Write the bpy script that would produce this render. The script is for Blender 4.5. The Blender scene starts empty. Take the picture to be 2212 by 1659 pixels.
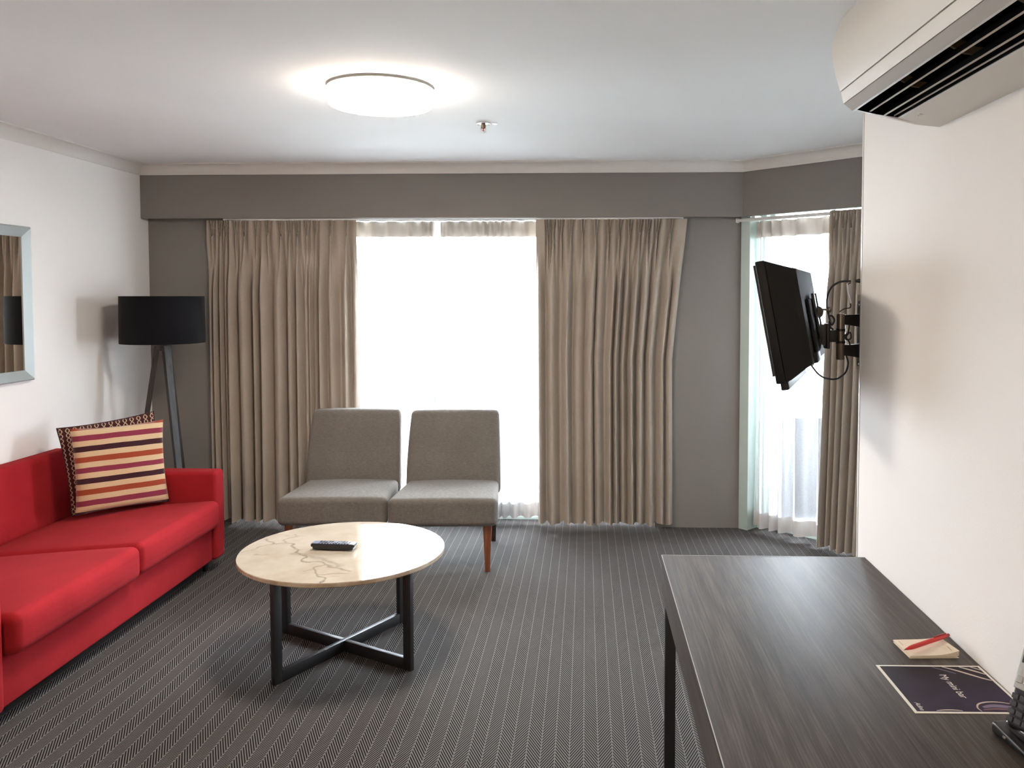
import bpy, bmesh, math, random
from mathutils import Vector, Matrix
random.seed(7)
PI = math.pi
sc = bpy.context.scene
COL = sc.collection

# ------------------------------------------------------------------ camera
F, PX, PY, CAMH = 1800.0, 1199.0, 718.0, 1.54
yaw, pit = math.atan(66/1800), math.atan(80/1800)
fwd = Vector((-math.sin(yaw)*math.cos(pit), math.cos(yaw)*math.cos(pit), -math.sin(pit)))
rgt = Vector((math.cos(yaw), math.sin(yaw), 0))
upv = rgt.cross(fwd)
cam_d = bpy.data.cameras.new('camera')
cam = bpy.data.objects.new('camera', cam_d); COL.objects.link(cam)
cam_d.sensor_fit = 'HORIZONTAL'; cam_d.sensor_width = 36.0
cam_d.lens = F/2212*36.0
cam_d.shift_x = (1106-PX)/2212
cam_d.shift_y = -(829.5-PY)/2212
cam_d.clip_start = 0.02
R = Matrix((rgt, upv, -fwd)).transposed().to_4x4()
cam.matrix_world = Matrix.Translation((0, 0, CAMH)) @ R
sc.camera = cam

# ------------------------------------------------------------------ world and exposure
w = bpy.data.worlds.new('daylight'); sc.world = w; w.use_nodes = True
bg = w.node_tree.nodes['Background']
bg.inputs['Color'].default_value = (0.835, 0.905, 1.0, 1); bg.inputs['Strength'].default_value = 15.5
vs = sc.view_settings
vs.view_transform = 'Standard'; vs.look = 'None'; vs.gamma = 1.0; vs.use_curve_mapping = False
vs.exposure = 1.85
LAMP_W = 24.0        # emission of the ceiling lamp glass
LAMP_C = (1.0, 0.885, 0.76)
# window portals (guide the daylight sampling, give off no light themselves)
def portal(loc, sx, sy, rot):
    d = bpy.data.lights.new('window_portal', 'AREA'); d.shape = 'RECTANGLE'; d.size = sx; d.size_y = sy
    d.cycles.is_portal = True
    o = bpy.data.objects.new('window_portal', d); COL.objects.link(o); o.location = loc; o.rotation_euler = rot
portal((-0.95, 5.80, 1.05), 3.0, 2.15, (-PI/2, 0, 0))
portal((1.75, 4.98, 1.05), 1.75, 2.15, (-PI/2, 0, -PI/4))

# ------------------------------------------------------------------ helpers
def link(o, parent=None):
    COL.objects.link(o)
    if parent: o.parent = parent
    return o
def tag(o, label, cat, group=None):
    o['label'] = label; o['category'] = cat
    if group: o['group'] = group
    return o
def thing(name, label, cat, loc=(0, 0, 0), rz=0.0, group=None):
    o = bpy.data.objects.new(name, None); COL.objects.link(o)
    o.empty_display_size = 0.05
    o.location = loc; o.rotation_euler = (0, 0, rz)
    return tag(o, label, cat, group)
def obj(name, bm, mat, parent=None, smooth=35, loc=None, rot=None):
    me = bpy.data.meshes.new(name)
    bmesh.ops.recalc_face_normals(bm, faces=bm.faces[:])
    bm.to_mesh(me); bm.free()
    if smooth:
        for p in me.polygons: p.use_smooth = True
        me.set_sharp_from_angle(angle=math.radians(smooth))
    me.materials.append(mat)
    o = bpy.data.objects.new(name, me); link(o, parent)
    if loc: o.location = loc
    if rot: o.rotation_euler = rot
    return o
def struct(name, bm, mat, parent=None, smooth=None):
    o = obj(name, bm, mat, parent, smooth)
    if not parent: o['kind'] = 'structure'
    return o
def box(bm, x0, x1, y0, y1, z0, z1, bevel=0.0, seg=2, M=None):
    vs_ = [bm.verts.new((x, y, z)) for x in (x0, x1) for y in (y0, y1) for z in (z0, z1)]
    fs = []
    for q in ((0,1,3,2), (4,6,7,5), (0,4,5,1), (2,3,7,6), (0,2,6,4), (1,5,7,3)):
        fs.append(bm.faces.new([vs_[i] for i in q]))
    geom = vs_
    if bevel:
        es = list({e for f in fs for e in f.edges})
        r = bmesh.ops.bevel(bm, geom=es, offset=bevel, segments=seg, profile=0.5, affect='EDGES')
        geom = list({v for v in r['verts']} | {v for v in vs_ if v.is_valid})
    if M is not None: bmesh.ops.transform(bm, matrix=M, verts=geom)
    return bm
def B(*a, **k): return box(bmesh.new(), *a, **k)
def prism(bm, pts, y0, y1, axis='Y', M=None):
    """pts 2D outline extruded: axis Y -> pts are (x,z); axis Z -> (x,y); axis X -> (y,z)"""
    def mk(p, t):
        return {'Y': (p[0], t, p[1]), 'Z': (p[0], p[1], t), 'X': (t, p[0], p[1])}[axis]
    a = [bm.verts.new(mk(p, y0)) for p in pts]; b = [bm.verts.new(mk(p, y1)) for p in pts]
    n = len(pts)
    bm.faces.new(a); bm.faces.new(b[::-1])
    for i in range(n): bm.faces.new((a[i], a[(i+1) % n], b[(i+1) % n], b[i]))
    if M is not None: bmesh.ops.transform(bm, matrix=M, verts=a+b)
    return bm
def lathe(bm, prof, n=48, M=None, cap=True):
    rings = []
    for r, z in prof:
        rings.append([bm.verts.new((r*math.cos(2*PI*i/n), r*math.sin(2*PI*i/n), z)) for i in range(n)])
    for a, b in zip(rings, rings[1:]):
        for i in range(n): bm.faces.new((a[i], a[(i+1) % n], b[(i+1) % n], b[i]))
    if cap:
        if prof[0][0] > 1e-5: bm.faces.new(rings[0][::-1])
        if prof[-1][0] > 1e-5: bm.faces.new(rings[-1])
    if M is not None: bmesh.ops.transform(bm, matrix=M, verts=[v for r in rings for v in r])
    return bm
def tube(bm, pts, rad, n=8, smooth_n=0):
    P = [Vector(p) for p in pts]
    if smooth_n:
        out = []
        for i in range(len(P)-1):
            p0 = P[max(i-1, 0)]; p1 = P[i]; p2 = P[i+1]; p3 = P[min(i+2, len(P)-1)]
            for k in range(smooth_n):
                t = k/smooth_n
                out.append(0.5*((2*p1)+(p2-p0)*t+(2*p0-5*p1+4*p2-p3)*t*t+(3*p1-p0-3*p2+p3)*t**3))
        out.append(P[-1]); P = out
    rings = []; ref = Vector((0, 0, 1))
    for i, p in enumerate(P):
        d = (P[min(i+1, len(P)-1)]-P[max(i-1, 0)]).normalized()
        if abs(d.dot(ref)) > 0.95: ref = Vector((1, 0, 0)) if abs(d.x) < .9 else Vector((0, 1, 0))
        a = d.cross(ref).normalized(); b = d.cross(a).normalized(); ref = -b if (-b).dot(ref) > 0 else b
        r = rad(i/(len(P)-1)) if callable(rad) else rad
        rings.append([bm.verts.new(p+a*r*math.cos(2*PI*k/n)+b*r*math.sin(2*PI*k/n)) for k in range(n)])
    for u, v in zip(rings, rings[1:]):
        best = min(range(n), key=lambda s: (u[0].co-v[s].co).length)
        for k in range(n): bm.faces.new((u[k], u[(k+1) % n], v[(k+1+best) % n], v[(k+best) % n]))
    bm.faces.new(rings[0][::-1]); bm.faces.new(rings[-1])
    return bm
def rbox(hx, hy, hz, r, nr=4, nf=8, fn=None):
    """rounded box, centred, gridded so that fn(x,y,z)->(x,y,z) can bend it"""
    def axis(h):
        a = [-(h-r)-r*math.tan(PI/4*k/nr) for k in range(nr, 0, -1)]
        m = [-(h-r)+2*(h-r)*k/nf for k in range(nf+1)]
        return a+m+[-x for x in a[::-1]]
    X, Y, Z = axis(hx), axis(hy), axis(hz); H = (hx, hy, hz)
    bm = bmesh.new(); cache = {}
    def vert(p):
        q = [max(-(h-r), min(h-r, c)) for c, h in zip(p, H)]
        d = Vector([c-k for c, k in zip(p, q)])
        key = tuple(round(c, 6) for c in p)
        if key not in cache:
            v = Vector(q)+(d.normalized()*r if d.length > 1e-9 else d)
            t = fn(v.x, v.y, v.z) if fn else v
            cache[key] = bm.verts.new(t)
        return cache[key]
    for (A, Bx, ax) in ((Y, Z, 0), (X, Z, 1), (X, Y, 2)):
        for s in (-1, 1):
            for i in range(len(A)-1):
                for j in range(len(Bx)-1):
                    def mk(a, b):
                        if ax == 0: return (s*H[0], a, b)
                        if ax == 1: return (a, s*H[1], b)
                        return (a, b, s*H[2])
                    c = [vert(mk(A[i], Bx[j])), vert(mk(A[i+1], Bx[j])), vert(mk(A[i+1], Bx[j+1])), vert(mk(A[i], Bx[j+1]))]
                    if len(set(c)) == 4: bm.faces.new(c)
    return bm
def xform(bm, M):
    bmesh.ops.transform(bm, matrix=M, verts=bm.verts[:]); return bm
T = Matrix.Translation
def RX(a): return Matrix.Rotation(a, 4, 'X')
def RY(a): return Matrix.Rotation(a, 4, 'Y')
def RZ(a): return Matrix.Rotation(a, 4, 'Z')
def text_mesh(name, body, size, mat, parent, M, shear=0.0, extrude=0.0):
    cu = bpy.data.curves.new(name, 'FONT'); cu.body = body; cu.size = size; cu.shear = shear
    cu.align_x = 'CENTER'; cu.align_y = 'CENTER'; cu.extrude = extrude
    o = bpy.data.objects.new(name, cu); COL.objects.link(o)
    dg = bpy.context.evaluated_depsgraph_get()
    me = bpy.data.meshes.new_from_object(o.evaluated_get(dg))
    bpy.data.objects.remove(o); bpy.data.curves.remove(cu)
    me.transform(M); me.materials.clear(); me.materials.append(mat)
    r = bpy.data.objects.new(name, me); return link(r, parent)

# ------------------------------------------------------------------ materials
class MAT:
    def __init__(s, name, col=(.5,.5,.5), rough=.6, metal=0.0, spec=.5, **kw):
        s.m = bpy.data.materials.new(name); s.m.use_nodes = True
        s.nt = s.m.node_tree; s.b = s.nt.nodes['Principled BSDF']
        s.set('Base Color', (*col, 1)); s.set('Roughness', rough); s.set('Metallic', metal); s.set('Specular IOR Level', spec)
        for k, v in kw.items(): s.set(k.replace('_', ' '), v)
    def set(s, k, v): s.b.inputs[k].default_value = v
    def n(s, t, **kw):
        nd = s.nt.nodes.new(t)
        for k, v in kw.items(): setattr(nd, k, v)
        return nd
    def l(s, a, b): s.nt.links.new(a, b)
    def math(s, op, a, b=None, c=None):
        nd = s.n('ShaderNodeMath', operation=op)
        for i, v in enumerate((a, b, c)):
            if v is None: continue
            if isinstance(v, (int, float)): nd.inputs[i].default_value = v
            else: s.l(v, nd.inputs[i])
        return nd.outputs[0]
    def coord(s, out='Object', scale=(1,1,1), rot=(0,0,0)):
        tc = s.n('ShaderNodeTexCoord'); mp = s.n('ShaderNodeMapping')
        mp.inputs['Scale'].default_value = scale; mp.inputs['Rotation'].default_value = rot
        s.l(tc.outputs[out], mp.inputs[0]); return mp.outputs[0]
    def noise(s, vec, scale=5, detail=3, rough=.5):
        nd = s.n('ShaderNodeTexNoise'); nd.inputs['Scale'].default_value = scale
        nd.inputs['Detail'].default_value = detail; nd.inputs['Roughness'].default_value = rough
        s.l(vec, nd.inputs['Vector']); return nd.outputs['Fac']
    def ramp(s, fac, stops, interp='LINEAR'):
        nd = s.n('ShaderNodeValToRGB'); cr = nd.color_ramp; cr.interpolation = interp
        while len(cr.elements) < len(stops): cr.elements.new(0.5)
        for e, (p, c) in zip(cr.elements, stops): e.position = p; e.color = (*c, 1)
        s.l(fac, nd.inputs[0]); return nd.outputs[0]
    def mix(s, fac, a, b):
        nd = s.n('ShaderNodeMix', data_type='RGBA')
        for i, v in ((0, fac), (6, a), (7, b)):
            if isinstance(v, (int, float)): nd.inputs[i].default_value = v
            elif isinstance(v, tuple): nd.inputs[i].default_value = (*v, 1)
            else: s.l(v, nd.inputs[i])
        return nd.outputs[2]
    def bump(s, h, strength=.3, dist=.01):
        nd = s.n('ShaderNodeBump'); nd.inputs['Strength'].default_value = strength; nd.inputs['Distance'].default_value = dist
        s.l(h, nd.inputs['Height']); s.l(nd.outputs[0], s.b.inputs['Normal'])
    def color(s, c): s.l(c, s.b.inputs['Base Color'])

def plain(name, col, rough=.5, metal=0.0, spec=.5, **kw): return MAT(name, col, rough, metal, spec, **kw).m

def paint(name, col, rough=.7, var=.04):
    m = MAT(name, col, rough, spec=.3); v = m.coord()
    n1 = m.noise(v, 1.3, 2); n2 = m.noise(v, 260, 2)
    m.color(m.mix(n1, tuple(c*(1-var) for c in col), tuple(min(1, c*(1+var)) for c in col)))
    m.bump(n2, .12, .002); return m.m
M_WALL = paint('cream_wall_paint', (.90, .88, .86))
M_CEIL = paint('ceiling_paint', (.87, .86, .85), .85)
M_GREY = paint('taupe_wall_paint', (.235, .217, .200), .75)
M_CORN = paint('cornice_paint', (.74, .71, .67), .6)
M_BEAD = plain('corner_bead', (.75, .74, .72), .3, .3)

# carpet: herringbone of light lines on charcoal
m = MAT('herringbone_carpet', rough=.95, spec=.1)
tc = m.n('ShaderNodeTexCoord'); sep = m.n('ShaderNodeSeparateXYZ'); m.l(tc.outputs['Object'], sep.inputs[0])
x = m.math('ADD', sep.outputs[0], 10.0+.004); y = m.math('ADD', sep.outputs[1], 20.0)
HALF, PITCH, SL = .0484, .0190, 2.1
t = m.math('PINGPONG', m.math('SUBTRACT', x, 10.0-.0484*208), HALF)
ph = m.math('DIVIDE', m.math('ADD', y, m.math('MULTIPLY', t, SL)), PITCH)
wv = m.math('MULTIPLY_ADD', m.math('SINE', m.math('MULTIPLY', ph, 2*PI)), .5, .5)
mr_ = m.n('ShaderNodeMapRange', interpolation_type='SMOOTHSTEP'); mr_.inputs[1].default_value = .22; mr_.inputs[2].default_value = .92; m.l(wv, mr_.inputs[0]); wv = mr_.outputs[0]
rid = m.math('LESS_THAN', m.math('MINIMUM', t, m.math('SUBTRACT', HALF, t)), .0016)
val = m.math('MAXIMUM', wv, m.math('MULTIPLY', rid, .85))
nz = m.noise(tc.outputs['Object'], 420, 2); nb = m.noise(tc.outputs['Object'], 2.2, 3)
val = m.math('MULTIPLY', val, m.math('MULTIPLY_ADD', nz, .5, .75))
c = m.mix(val, (.0065, .006, .0065), (.182, .169, .161))
c = m.mix(m.math('MULTIPLY', nb, .14), c, (.06, .054, .050))
m.color(c); m.bump(val, .5, .003)
M_CARPET = m.m

def fabric(name, col, col2=None, scale=600, rough=.9, sheen=.25, bump=.25, stretch=(1,1,1), big=6):
    m = MAT(name, col, rough, spec=.06); v = m.coord(scale=stretch)
    n1 = m.noise(v, scale, 2, .6); n2 = m.noise(m.coord(), big, 3)
    col2 = col2 or tuple(c*.72 for c in col)
    f = m.math('ADD', m.math('MULTIPLY', n1, .7), m.math('MULTIPLY', n2, .3))
    m.color(m.ramp(f, [(.3, col2), (.7, col)]))
    m.set('Sheen Weight', sheen); m.set('Sheen Roughness', .5); m.bump(n1, bump, .002)
    return m
M_RED = fabric('red_upholstery', (.41, .022, .028), (.25, .012, .016), 520, sheen=.02).m
M_DRAPE = fabric('taupe_drape_satin', (.50, .435, .365), (.38, .325, .27), 900, .55, .15, .1, (1, 1, .08)).m
M_SHADE = fabric('black_lampshade', (.008, .008, .010), (.004, .004, .005), 900, .7, .06, .1).m
m = MAT('shade_lining', (.75, .70, .62), .8); M_LINING = m.m
# woven chair fabric
m = MAT('woven_grey_brown', rough=.9, spec=.15)
va = m.coord(scale=(1, 1, .09)); vb = m.coord(scale=(.09, .09, 1))
na = m.noise(va, 620, 2, .6); nb_ = m.noise(vb, 620, 2, .6); nc = m.noise(m.coord(), 4, 2)
f = m.math('ADD', m.math('MULTIPLY', m.math('ADD', na, nb_), .42), m.math('MULTIPLY', nc, .16))
m.color(m.ramp(f, [(.33, (.098, .087, .075)), (.5, (.155, .139, .122)), (.66, (.222, .202, .178))]))
m.bump(f, .25, .002); m.set('Sheen Weight', .15)
M_CHAIR = m.m

def sheer(name, col, trans, alpha):
    m = MAT(name, col, .8); nt = m.nt
    tl = m.n('ShaderNodeBsdfTranslucent'); tl.inputs[0].default_value = (*col, 1)
    df = m.n('ShaderNodeBsdfDiffuse'); df.inputs[0].default_value = (*col, 1)
    tp = m.n('ShaderNodeBsdfTransparent')
    a = m.n('ShaderNodeMixShader'); a.inputs[0].default_value = trans; m.l(df.outputs[0], a.inputs[1]); m.l(tl.outputs[0], a.inputs[2])
    b = m.n('ShaderNodeMixShader')
    wv_ = m.noise(m.coord(scale=(1, 1, .25)), 500, 1)
    m.l(m.math('MINIMUM', m.math('MULTIPLY_ADD', wv_, .2, alpha-.1), 1.0), b.inputs[0])
    m.l(tp.outputs[0], b.inputs[1]); m.l(a.outputs[0], b.inputs[2])
    m.l(b.outputs[0], nt.nodes['Material Output'].inputs[0]); return m.m
M_SHEER = sheer('sheer_voile', (.93, .93, .93), .02, .40)
M_HEAD = sheer('sheer_heading', (.58, .53, .48), .006, 1.1)
M_HEM = sheer('sheer_hem', (.72, .70, .69), .02, 1.1)

# marble top: vein strength comes from a painted attribute, broken up with noise
m = MAT('cream_marble', rough=.015, spec=.6)
at = m.n('ShaderNodeAttribute', attribute_name='vein')
v = m.coord()
n1 = m.noise(v, 38, 5, .65); n2 = m.noise(v, 5, 4, .6); n3 = m.noise(v, 14, 5, .6)
vein = m.math('MULTIPLY', at.outputs['Fac'], m.math('MULTIPLY_ADD', n1, 1.2, .25))
cl = m.ramp(n2, [(.35, (.45, .375, .295)), (.6, (.54, .47, .385))])
thin = m.math('SUBTRACT', 1.0, m.math('MULTIPLY', m.math('ABSOLUTE', m.math('SUBTRACT', n3, .5)), 22))
thin = m.math('MULTIPLY', m.math('MAXIMUM', thin, 0.0), m.math('MULTIPLY', m.math('MAXIMUM', m.math('SUBTRACT', n2, .5), 0.0), 1.5))
cl = m.mix(m.math('MINIMUM', thin, .35), cl, (.42, .34, .27))
m.color(m.mix(m.math('MINIMUM', m.math('MAXIMUM', vein, 0.0), 1.0), cl, (.11, .085, .065)))
m.set('Coat Weight', .6); m.set('Coat Roughness', .01)
M_MARBLE = m.m
m = MAT('marble_edge', rough=.25); v = m.coord()
m.color(m.ramp(m.noise(v, 9, 5, .65), [(.35, (.40, .29, .19)), (.62, (.60, .48, .36))])); M_MEDGE = m.m
M_BLACKMETAL = plain('black_powder_coat', (.012, .012, .013), .42)

# desk laminate: fine dark grain along Y
m = MAT('dark_grained_laminate', rough=.3, spec=.30)
v = m.coord(scale=(1, .022, 1)); v2 = m.coord(scale=(1, .05, 1))
g1 = m.noise(v, 230, 4, .65); g2 = m.noise(v2, 42, 4, .6); g3 = m.noise(m.coord(scale=(1, .12, 1)), 9, 2)
g = m.math('ADD', m.math('MULTIPLY', g1, .5), m.math('ADD', m.math('MULTIPLY', g2, .3), m.math('MULTIPLY', g3, .2)))
m.color(m.ramp(g, [(.36, (.018, .013, .010)), (.5, (.060, .047, .038)), (.64, (.125, .102, .084))]))
m.l(m.math('MULTIPLY_ADD', g1, .14, .48), m.b.inputs['Roughness'])
m.bump(g1, .12, .001); M_DESK = m.m
M_DESKEDGE = plain('edge_highlight_paint', (.48, .46, .44), .35)  # pale colour painting the highlight along the desk's edge banding
m = MAT('red_brown_wood', rough=.4); v = m.coord(scale=(1, 1, .06))
m.color(m.ramp(m.noise(v, 60, 4, .6), [(.3, (.13, .040, .018)), (.7, (.27, .095, .042))])); M_WOOD = m.m
m = MAT('dark_walnut_wood', rough=.45); v = m.coord(scale=(1, 1, .06))
m.color(m.ramp(m.noise(v, 60, 4, .6), [(.3, (.030, .015, .010)), (.7, (.075, .038, .026))])); M_WALNUT = m.m
m = MAT('charcoal_timber', rough=.45); v = m.coord(scale=(1, 1, .06))
m.color(m.ramp(m.noise(v, 80, 4, .6), [(.3, (.016, .014, .013)), (.7, (.050, .046, .043))])); M_TRIPOD = m.m
M_SILVER = plain('brushed_silver_frame', (.42, .455, .45), .5, .55)
M_FRAMEEDGE = plain('mirror_frame_side', (.10, .11, .11), .5, .3)
M_MIRROR = plain('mirror_glass', (.86, .84, .80), .01, 1.0)
m = MAT('lamp_glass'); m.set('Emission Color', (*LAMP_C, 1)); m.set('Base Color', (.9, .9, .9, 1))
_tc = m.n('ShaderNodeTexCoord'); _sp = m.n('ShaderNodeSeparateXYZ'); m.l(_tc.outputs['Object'], _sp.inputs[0])
_mr = m.n('ShaderNodeMapRange'); _mr.inputs[1].default_value = -.078; _mr.inputs[2].default_value = -.060; _mr.inputs[3].default_value = LAMP_W; _mr.inputs[4].default_value = LAMP_W*.18
m.l(_sp.outputs[2], _mr.inputs[0]); m.l(_mr.outputs[0], m.b.inputs['Emission Strength']); M_GLOW = m.m   # the drum is dimmer towards its base plate
m = MAT('warm_fill_glass'); m.set('Emission Color', (1.0, .78, .57, 1)); m.set('Emission Strength', 24.0); m.set('Base Color', (.9, .9, .9, 1)); M_FILLGLOW = m.m  # glow of the added fill light behind the camera
M_WHITEMETAL = plain('white_enamel', (.78, .77, .75), .35)
M_CHROME = plain('chrome', (.75, .74, .72), .15, 1.0)
M_BRONZE = plain('bronze_dark', (.18, .13, .09), .35, .8)
M_TRACK = plain('white_track', (.74, .73, .71), .35)
M_JAMB = plain('pale_green_window_frame', (.56, .66, .61), .45)
m = MAT('window_glass'); gl = m.n('ShaderNodeBsdfGlossy'); gl.inputs['Roughness'].default_value = .01
tp = m.n('ShaderNodeBsdfTransparent'); tp.inputs[0].default_value = (.96, .97, .97, 1); mx = m.n('ShaderNodeMixShader'); lw = m.n('ShaderNodeFresnel'); lw.inputs[0].default_value = 1.4
m.l(lw.outputs[0], mx.inputs[0]); m.l(tp.outputs[0], mx.inputs[1]); m.l(gl.outputs[0], mx.inputs[2]); m.l(mx.outputs[0], m.nt.nodes['Material Output'].inputs[0]); M_GLASS = m.m
M_ACW = plain('air_conditioner_plastic', (.76, .72, .66), .38)
M_ACG = plain('air_conditioner_grey_trim', (.52, .48, .44), .4)
M_ACD = plain('outlet_black', (.004, .004, .004), .9, spec=.1)
M_ACV = plain('outlet_vane', (.50, .43, .34), .4)
M_ACT = plain('tan_deflector', (.22, .15, .08), .5)
M_TVB = plain('tv_black_plastic', (.006, .006, .007), .5, spec=.3)
M_TVBK = plain('tv_back_plastic', (.014, .0145, .014), .75, spec=.2)
M_SCREEN = plain('tv_screen', (.004, .004, .005), .08)
M_MOUNT = plain('mount_black_steel', (.025, .023, .021), .35, .5)
M_HEADG = plain('mount_grey_steel', (.075, .070, .064), .5, .2)
M_MOUNTT = plain('mount_bronze_steel', (.20, .165, .125), .35, .7)
M_BOARD = paint('tan_backing_board', (.50, .42, .33), .6)
M_CABLE = plain('black_cable', (.008, .008, .008), .45)
M_WCABLE = plain('white_cable', (.75, .74, .72), .45)
M_PAPER = plain('cream_paper', (.80, .70, .55), .7)
M_WPRINT = plain('white_print', (.80, .76, .68), .6)
M_PRINTG = plain('grey_print', (.45, .36, .25), .6)
M_PENRED = plain('red_plastic', (.62, .015, .012), .3)
M_PENDK = plain('dark_red_plastic', (.30, .008, .008), .3)
M_PHONE = plain('phone_black', (.010, .010, .012), .3)
M_PHONEK = plain('phone_key', (.055, .060, .075), .4)
M_PHONES = plain('phone_silver', (.50, .50, .49), .35, .5)
M_PHONED = plain('phone_display', (.05, .055, .065), .15)
M_REMK = plain('remote_key_grey', (.10, .11, .16), .45)
M_REMT = plain('remote_face', (.16, .18, .27), .3)
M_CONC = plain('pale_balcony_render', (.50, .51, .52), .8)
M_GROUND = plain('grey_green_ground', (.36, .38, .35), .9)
M_DIM = plain('balcony_shade_render', (.018, .023, .029), .8)  # near-black blue, outdoor shade put into the colour
M_RAIL = plain('dark_rail_steel', (.006, .010, .010), .8)

# ------------------------------------------------------------------ room shell
XL, XR, YB, YF, ZC = -2.926, .856, 5.50, 5.405, 2.395
YN = -3.2                 # wall behind the camera
fl = struct('floor', B(XL-.2, 2.8, YN-.2, 5.76, -.06, 0), M_CARPET)
struct('ceiling', B(XL-.2, 2.8, YN-.2, 5.76, ZC, ZC+.1), M_CEIL)
struct('wall_left', B(XL-.15, XL, YN-.2, 5.76, 0, ZC), M_WALL)
struct('wall_behind', B(XL, XR, YN-.15, YN, 0, ZC), M_WALL)
# right wall: thick front part with the desk, slightly recessed nib that carries the television
YE, XN, YNIB = 2.627, .925, 2.815
bm = B(XR, 1.05, YN-.15, YE, 0, ZC); box(bm, XN, 2.75, YE, YNIB, 0, ZC)
struct('wall_right', bm, M_WALL)
struct('wall_alcove', B(2.55, 2.75, YNIB, 4.2, 0, ZC), M_WALL)
# back wall with the big opening
OX0, OX1, OZ = -2.36, .46, 2.12
bm = B(XL, OX0, YB, YB+.25, 0, ZC)
box(bm, OX1, 1.015, YB, YB+.25, 0, ZC); box(bm, OX0, OX1, YB, YB+.25, OZ, ZC)
struct('wall_back', bm, M_GREY)
# angled bay wall: starts at the corner and runs 45 degrees towards the camera
BA = T((1.015, YB, 0)) @ RZ(-PI/4)         # local x along the bay, local y outwards
BL = 2.17; BO0, BO1 = .03, 1.72
bm = bmesh.new()
box(bm, BO1, BL, 0, .25, 0, ZC); box(bm, 0, BO1, 0, .25, OZ, ZC); box(bm, -.02, BO0, .004, .25, 0, ZC)
struct('wall_bay', xform(bm, BA), M_GREY)
# pelmet boards above the curtains (front face YF)
ZP = 2.045
bm = B(XL, 1.005, YF, YF+.03, ZP, ZC)
struct('wall_bulkhead', bm, M_GREY)
PA = T((1.005, YF, 0)) @ RZ(-PI/4)
bm = B(-.012, 2.25, 0, .03, ZP, ZC); struct('wall_bulkhead_bay', xform(bm, PA), M_GREY)
# cornices (cove profile)
def cornice(name, p0, p1, inward, ext0=0.0, ext1=0.0, s=.068):
    p0, p1 = Vector(p0), Vector(p1); d = (p1-p0).normalized(); n = Vector(inward).normalized()
    prof = [(0, 0), (0, -s), (.008, -s), (.010, -s+.006)]
    for k in range(7):
        a = k/6*PI/2
        prof.append((.010+(s-.018)*(1-math.cos(a)), -s+.006+(s-.014)*math.sin(a)))
    prof += [(s-.002, -.008), (s, -.008), (s, 0)]
    bm = bmesh.new(); A = []; Bq = []
    for (a, z) in prof:
        A.append(bm.verts.new((*(p0+n*a-d*(a*ext0)), ZC+z))); Bq.append(bm.verts.new((*(p1+n*a+d*(a*ext1)), ZC+z)))
    k = len(prof)
    bm.faces.new(A); bm.faces.new(Bq[::-1])
    for i in range(k): bm.faces.new((A[i], A[(i+1) % k], Bq[(i+1) % k], Bq[i]))
    return struct(name, bm, M_CORN, smooth=30)
cornice('trim_1', (XL, YF), (1.005, YF), (0, -1), -1, -.414)
cornice('trim_2', (1.005, YF), (1.005+1.55*.7071, YF-1.55*.7071), (-.7071, -.7071), -.414, 0)
cornice('trim_3', (XL, YN), (XL, YF), (1, 0), 0, -1)
cornice('trim_4', (XR, YN), (XR, YE), (-1, 0), 0, 0)
# metal corner bead on the wall end
struct('trim_5', B(XR-.002, XR+.004, YE-.006, YE+.003, .0, ZC-.07), M_BEAD)
struct('trim_6', B(XR+.004, XR+.020, YE, YE+.004, .0, ZC-.07), M_BEAD)

# ------------------------------------------------------------------ windows and balcony
def frame_piece(name, parent, M, *a, mat=M_JAMB):
    return obj(name, xform(B(*a, bevel=.004), M), mat, parent, 30)
w1 = bpy.data.objects.new('window_1', None); COL.objects.link(w1); w1['kind'] = 'structure'
I4 = Matrix.Identity(4); GY = 5.69
for x0, x1 in ((OX0, OX0+.05), (OX1-.05, OX1), (-1.66, -1.60)):
    frame_piece('window_frame', w1, I4, x0, x1, GY-.03, GY+.03, .03, OZ)
for z0, z1 in ((0, .04), (OZ-.05, OZ)):
    frame_piece('window_rail', w1, I4, OX0, OX1, GY-.035, GY+.035, z0, z1)
for x0, x1 in ((OX0+.05, -1.66), (-1.60, OX1-.05)):
    obj('pane', B(x0, x1, GY-.003, GY+.003, .04, OZ-.05), M_GLASS, w1, None)
w2 = bpy.data.objects.new('window_2', None); COL.objects.link(w2); w2['kind'] = 'structure'
for x0, x1, y0, y1 in ((.005, .075, -.012, .10), (.125, .165, .14, .20), (BO1-.06, BO1, .10, .20), (.82, .87, .14, .20)):
    frame_piece('window_frame', w2, BA, x0, x1, y0, y1, 0.0, OZ)
for z0, z1 in ((0, .04), (OZ-.05, OZ)):
    frame_piece('window_rail', w2, BA, .165, BO1-.06, .13, .20, z0, z1)
for x0, x1 in ((.165, .82), (.87, BO1-.06)):
    obj('pane', xform(B(x0, x1, .167, .173, .04, OZ-.05), BA), M_GLASS, w2, None)
struct('trim_7', xform(B(.075, .125, .10, .20, 0, OZ), BA), M_JAMB)
struct('floor_balcony', B(-4.5, .75, 5.77, 7.45, -.14, -.03), M_CONC)
struct('floor_ground', B(-60, 60, 7.6, 120, -3.4, -3.2), M_GROUND)
struct('floor_balcony_shade', B(.75, 5.0, 4.3, 7.45, -.14, -.03), M_DIM)  # rest of the balcony floor, darkened in colour to read as shade
struct('wall_balcony', B(1.18, 4.6, 6.02, 6.16, -.03, .66), M_DIM)  # low wall added to darken the view through the angled window
bal = thing('balcony_balustrade', 'pale solid balcony balustrade with a handrail on short dark posts', 'balustrade', (0, 7.25, -.03))
obj('parapet', B(-4.5, 5.0, -.06, .06, 0, .61), M_CONC, bal, None)
obj('handrail', B(-4.5, 5.0, -.04, .04, .685, .74, bevel=.01), M_CONC, bal, 30)
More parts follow.
